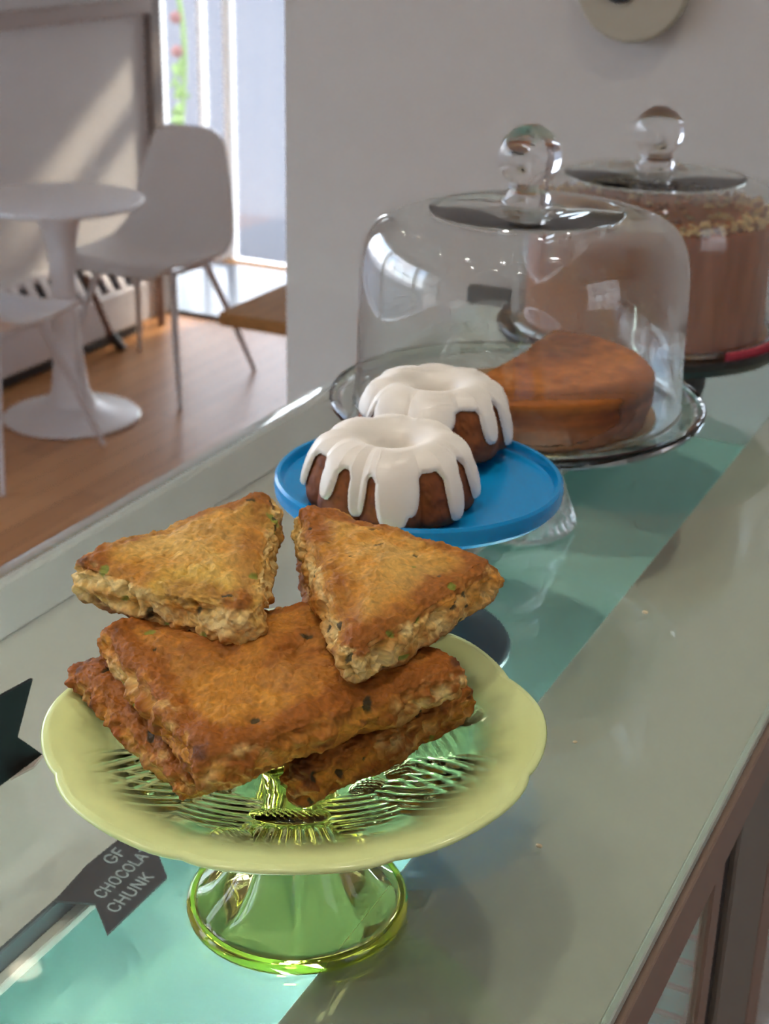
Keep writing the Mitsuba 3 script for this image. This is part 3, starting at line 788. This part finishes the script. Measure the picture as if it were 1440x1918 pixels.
def dome(name, cx, cy, cz, sr, sz, label, crown=.074):
    t = thing(name, label, 'glass dome')
    from scipy.interpolate import PchipInterpolator
    pr = np.array(dome_prof) * (sr, sz)
    L = np.r_[0, np.cumsum(np.linalg.norm(np.diff(pr, axis=0), axis=1))]
    pr = PchipInterpolator(L, pr)(np.linspace(0, L[-1], 80))
    tan = np.gradient(pr, axis=0); tan /= np.linalg.norm(tan, axis=1, keepdims=True)
    inn = pr - np.stack([tan[:, 1], -tan[:, 0]], 1) * .0034
    inn[:, 0] = np.maximum(inn[:, 0], .004); inn[0, 1] = pr[0, 1]
    k0 = int(np.argmax(pr[:, 0] < crown))
    lens = [tuple(p) for p in pr[k0:]] + [(.0001, pr[-1, 1] + .0002), (.0001, pr[-1, 1] - .0105), (.020, pr[-1, 1] - .0102), (.045, pr[-1, 1] - .0085), (crown - .010, pr[k0, 1] - .0045), (crown - .002, pr[k0, 1] - .0026)]
    add('crown', lathe(lens, 160, (cx, cy, cz)), 'm_glass_crown', t, label='thick glass crown under the knob', smooth=40)
    pr, inn = pr[:k0 + 1], inn[:k0 + 1]
    add('cover', lathe(pr, 160, (cx, cy, cz), closed=False), 'm_dome', t, smooth=True)
    add('inner_face', lathe(inn, 160, (cx, cy, cz), closed=False), 'm_dome_inner', t, smooth=True)
    rim = [(.1236 * sr, .0003), (.1272 * sr, .0003), (.1282 * sr, .0016), (.1279 * sr, .0036), (.1268 * sr, .0050), (.1242 * sr, .0050), (.1234 * sr, .003)]
    add('rim', lathe(rim, 160, (cx, cy, cz)), 'm_glass_clear', t, smooth=40)
    zt = dome_prof[-1][1] * sz + .0008
    kb = [(.0001, zt - .0005), (.0190, zt - .0005), (.0200, zt + .0010), (.0175, zt + .0040), (.0150, zt + .0090), (.0150, zt + .014)]
    a0 = math.degrees(math.asin(-.0205 / .0235))
    kb += arc((0, zt + .0345), .0235, -52, 90, 24)
    kb[-1] = (.0001, zt + .058)
    add('knob', lathe(kb, 96, (cx, cy, cz)), 'm_glass', t, label='solid ball knob', smooth=40)
    return t


dome('glass_dome', DX, DY, DZ, 1.0, 1.0, 'nearer clear glass dome with ball knob over the cut brown cake')

# cut brown cake on a kraft board
QX, QY, QZ = -.3797, 1.0199, DZ
t = thing('cake_board', 'round tan cake board under the cut brown cake in the nearer dome', 'board')
scene.pop(t, None); labels.pop(t)
add('cake_board', lathe([(0, .0002), (.1005, .0002), (.1010, .0012), (.1005, .0024), (0, .0024)], 120, (-.386, 1.0280, QZ)), 'm_kraft', label='round tan cake board under the cut brown cake in the nearer dome', cat='board')
RC, HC = .0935, .042
aR = math.atan2(0 - QY, 0 - QX)            # towards the camera
def cut_poly():
    # plan view in camera axes: x to the right, y away from the camera; the left part has been eaten
    pts = []
    for dgr in np.linspace(-122, 77, 90):
        pts.append((RC * math.cos(math.radians(dgr)), RC * math.sin(math.radians(dgr))))
    pts += [(.013, .062), (.003, .034), (-.001, .014), (-.012, -.012), (-.025, -.038), (-.040, -.066)]
    return Polygon(pts)


poly = cut_poly().buffer(-.003).buffer(.003)
cm = trimesh.creation.extrude_polygon(poly, HC, engine='earcut')
man = m3.Manifold(m3.Mesh(np.asarray(cm.vertices, np.float32), np.asarray(cm.faces, np.uint32))).refine_to_length(.0022)
mm = man.to_mesh(); cm = trimesh.Trimesh(mm.vert_properties[:, :3], mm.tri_verts, process=True)
v = np.array(cm.vertices); rad = np.hypot(v[:, 0], v[:, 1])
hz = v[:, 2] / HC
k = 1 - np.clip((rad - (RC - .012)) / .012, 0, 1) ** 2 * .16
v[:, 2] *= 1 - (1 - k) * smooth01(.2, 1, hz)
v[:, 2] += smooth01(.6, 1, hz) * .003 * (1 - (rad / RC) ** 2)
lowf = smooth01(.5, 0, hz); v[:, :2] *= (1 - .045 * lowf * smooth01(.5, 1, rad / RC))[:, None]
cm = trimesh.Trimesh(v, cm.faces, process=False); trimesh.smoothing.filter_taubin(cm, iterations=8)
v = np.array(cm.vertices); nn = np.array(cm.vertex_normals)
n1, n2, n3 = meshkit.fbm(v * 120, 4, 3), meshkit.fbm(v * 330, 3, 9), meshkit.fbm(v * (30, 30, 220), 3, 6)
rad = np.hypot(v[:, 0], v[:, 1]); cutf = (rad < RC * .93) * (np.abs(nn[:, 2]) < .5)
v = v + nn * ((n1 - .5) * .0016 + (n2 - .5) * .0010 + cutf * (n2 - .5) * .0040)[:, None]
topw = smooth01(.5, .85, nn[:, 2]); rimw = smooth01(RC * .80, RC * .92, rad)
side = lerp((.21, .046, .007), (.095, .018, .005), np.clip(.5 + (n3 - .5) * 1.8 + (n1 - .5), 0, 1)); side = lerp(side, np.array([.36, .11, .016]), smooth01(.66, .9, v[:, 2] / HC) * .8)
topc = lerp((.52, .175, .030), (.36, .105, .016), np.clip(.5 + (n1 - .5) * 2.4, 0, 1)); topc = lerp(topc, np.array([.34, .10, .016]), rimw * .85)
cutc = lerp((.42, .20, .06), (.30, .11, .03), n2)
col = lerp(side, topc, topw); col = lerp(col, cutc, cutf.astype(float)); col *= (.85 + .3 * n2)[:, None]
W = T().translate([QX, QY, QZ + .0026]).rotate([0, 0, 1], math.degrees(aR) + 90)
add('brown_cake', trimesh.Trimesh(v, cm.faces, process=False), 'm_bake', label='cut round brown cake with stepped edge inside the nearer glass dome', cat='cake', smooth=True, color=col, to_world=W)

# ------------------------------------------------------------------ back cake on black stand
KX, KY, KZ = -.4110, 1.4180, 1.290
t = thing('black_cake_stand', 'black round pedestal cake stand under the tall frosted cake', 'cake stand')
add('plate', lathe([(0, -.018), (.10, -.018), (.138, -.012), (.1440, -.004), (.1445, .001), (.1430, .003), (.1400, .0028), (.137, 0), (0, 0)], 140, (KX, KY, KZ)), 'm_black', t)
add('pedestal', lathe([(0, .0004), (.060, .0004), (.0655, .003), (.0680, .014), (.0680, .050), (.064, .0518), (0, .0518)], 90, (KX, KY, CT)), 'm_black_soft', t)
add('gold_board', lathe([(0, .0002), (.1215, .0002), (.1220, .0014), (.1215, .0028), (0, .0028)], 120, (KX, KY, KZ + .0002)), 'm_kraft', label='gold brown board edge under the tall frosted cake on the black stand', cat='board')
ck = thing('frosted_cake', 'tall round cake with brown frosting and nut crumb rim under the farther dome', 'cake')
RK, HK = .1165, .112
nt = 360; th = np.linspace(0, 2 * np.pi, nt, endpoint=False)[:, None]
pr = [(0.0005, 0), (.06, 0), (RK, 0)] + [(RK, z) for z in np.linspace(.002, HK - .006, 50)] + arc((RK - .005, HK - .005), .005, 10, 90, 6) + [(RK - .02 * i, HK + (.0005 if i % 2 else 0)) for i in range(1, 6)] + [(.0005, HK)]
pr = np.array(pr)
st = meshkit.fbm(np.stack(np.broadcast_arrays(np.cos(th) * 9, np.sin(th) * 9, pr[None, :, 1] * 12), -1), 4, 4)
Rk = pr[None, :, 0] + (st - .5) * .0030 * (pr[None, :, 0] > RK * .9)
P = np.stack([Rk * np.cos(th), Rk * np.sin(th), np.broadcast_to(pr[None, :, 1], Rk.shape)], -1)
g = grid(P, wrap_u=True)
if g.volume < 0: g.invert()
col = lerp((.38, .13, .042), (.28, .082, .024), np.clip(.5 + (st - .5) * 2.6, 0, 1)).reshape(-1, 3)
add('frosting', g, 'm_frosting', ck, smooth=30 if False else True, color=col, to_world=T().translate([KX, KY, KZ + .0032]))
nuts, cols = [], []
proto = trimesh.creation.icosphere(0, 1.0)
for i in range(900):
    a_ = rng.uniform(0, 2 * np.pi); rr = RK - abs(rng.normal(0, .012)) + rng.normal(0, .002); rr = min(rr, RK + .002)
    if i > 760: rr = RK * math.sqrt(rng.random()) * .85
    sz = rng.uniform(.0016, .0040)
    m = proto.copy(); m.apply_scale(sz * np.array([1.3, 1, .7]) * rng.uniform(.7, 1.3, 3)); m.apply_transform(trimesh.transformations.random_rotation_matrix(rng.random(3)))
    m.apply_translation((rr * math.cos(a_), rr * math.sin(a_), HK + sz * .3 + rng.uniform(0, .004) * (i < 600)))
    nuts.append(m)
    c = np.array([.52, .36, .17]) * rng.uniform(.6, 1.25) if rng.random() < .75 else np.array([.22, .09, .04])
    cols.append(np.repeat(c[None], len(m.vertices), 0))
add('nut_crumbs', cat_(*nuts), 'm_nut', ck, label='ring of chopped nut crumbs', kind='stuff', smooth=False, color=np.clip(np.vstack(cols), 0, 1), to_world=T().translate([KX, KY, KZ + .0032]))
dome('glass_dome', KX, KY, KZ + .0035, 1.03, .985, 'farther clear glass dome with ball knob over the tall frosted cake', .088)
a_ = np.radians(np.linspace(-38, 0, 16))
rp = [(KX + .129 * math.cos(x), KY + .129 * math.sin(x)) for x in a_]
rb_ = Polygon([(KX + .1375 * math.cos(x), KY + .1375 * math.sin(x)) for x in a_] + [(KX + .1335 * math.cos(x), KY + .1335 * math.sin(x)) for x in a_[::-1]])
m = trimesh.creation.extrude_polygon(rb_, .008, engine='earcut'); m.apply_translation((0, 0, KZ + .0004))
add('red_strip', m, 'm_red', label='short crimson strip on the black stand rim beside the tall frosted cake', cat='strip')

# crumbs on the glass
for k_, (x, y, s_) in enumerate(((-.217, .643, .0016), (-.251, .939, .0019), (-.236, .752, .0012))):
    m = trimesh.creation.icosphere(1, s_); m.vertices *= 1 + .25 * (meshkit.noise(m.vertices * 900, k_)[:, None] - .5); m.apply_scale((1.2, .9, .7)); m.apply_translation((x, y, CT + s_ * .62))
    add('crumb', m, 'm_crumb', label=('tiny crumb on the pale glass nearest to the viewer', 'tiny crumb on the pale glass beyond the scones, farthest from the viewer', 'tiny crumb on the pale glass right of the green stand')[k_], cat='crumb')
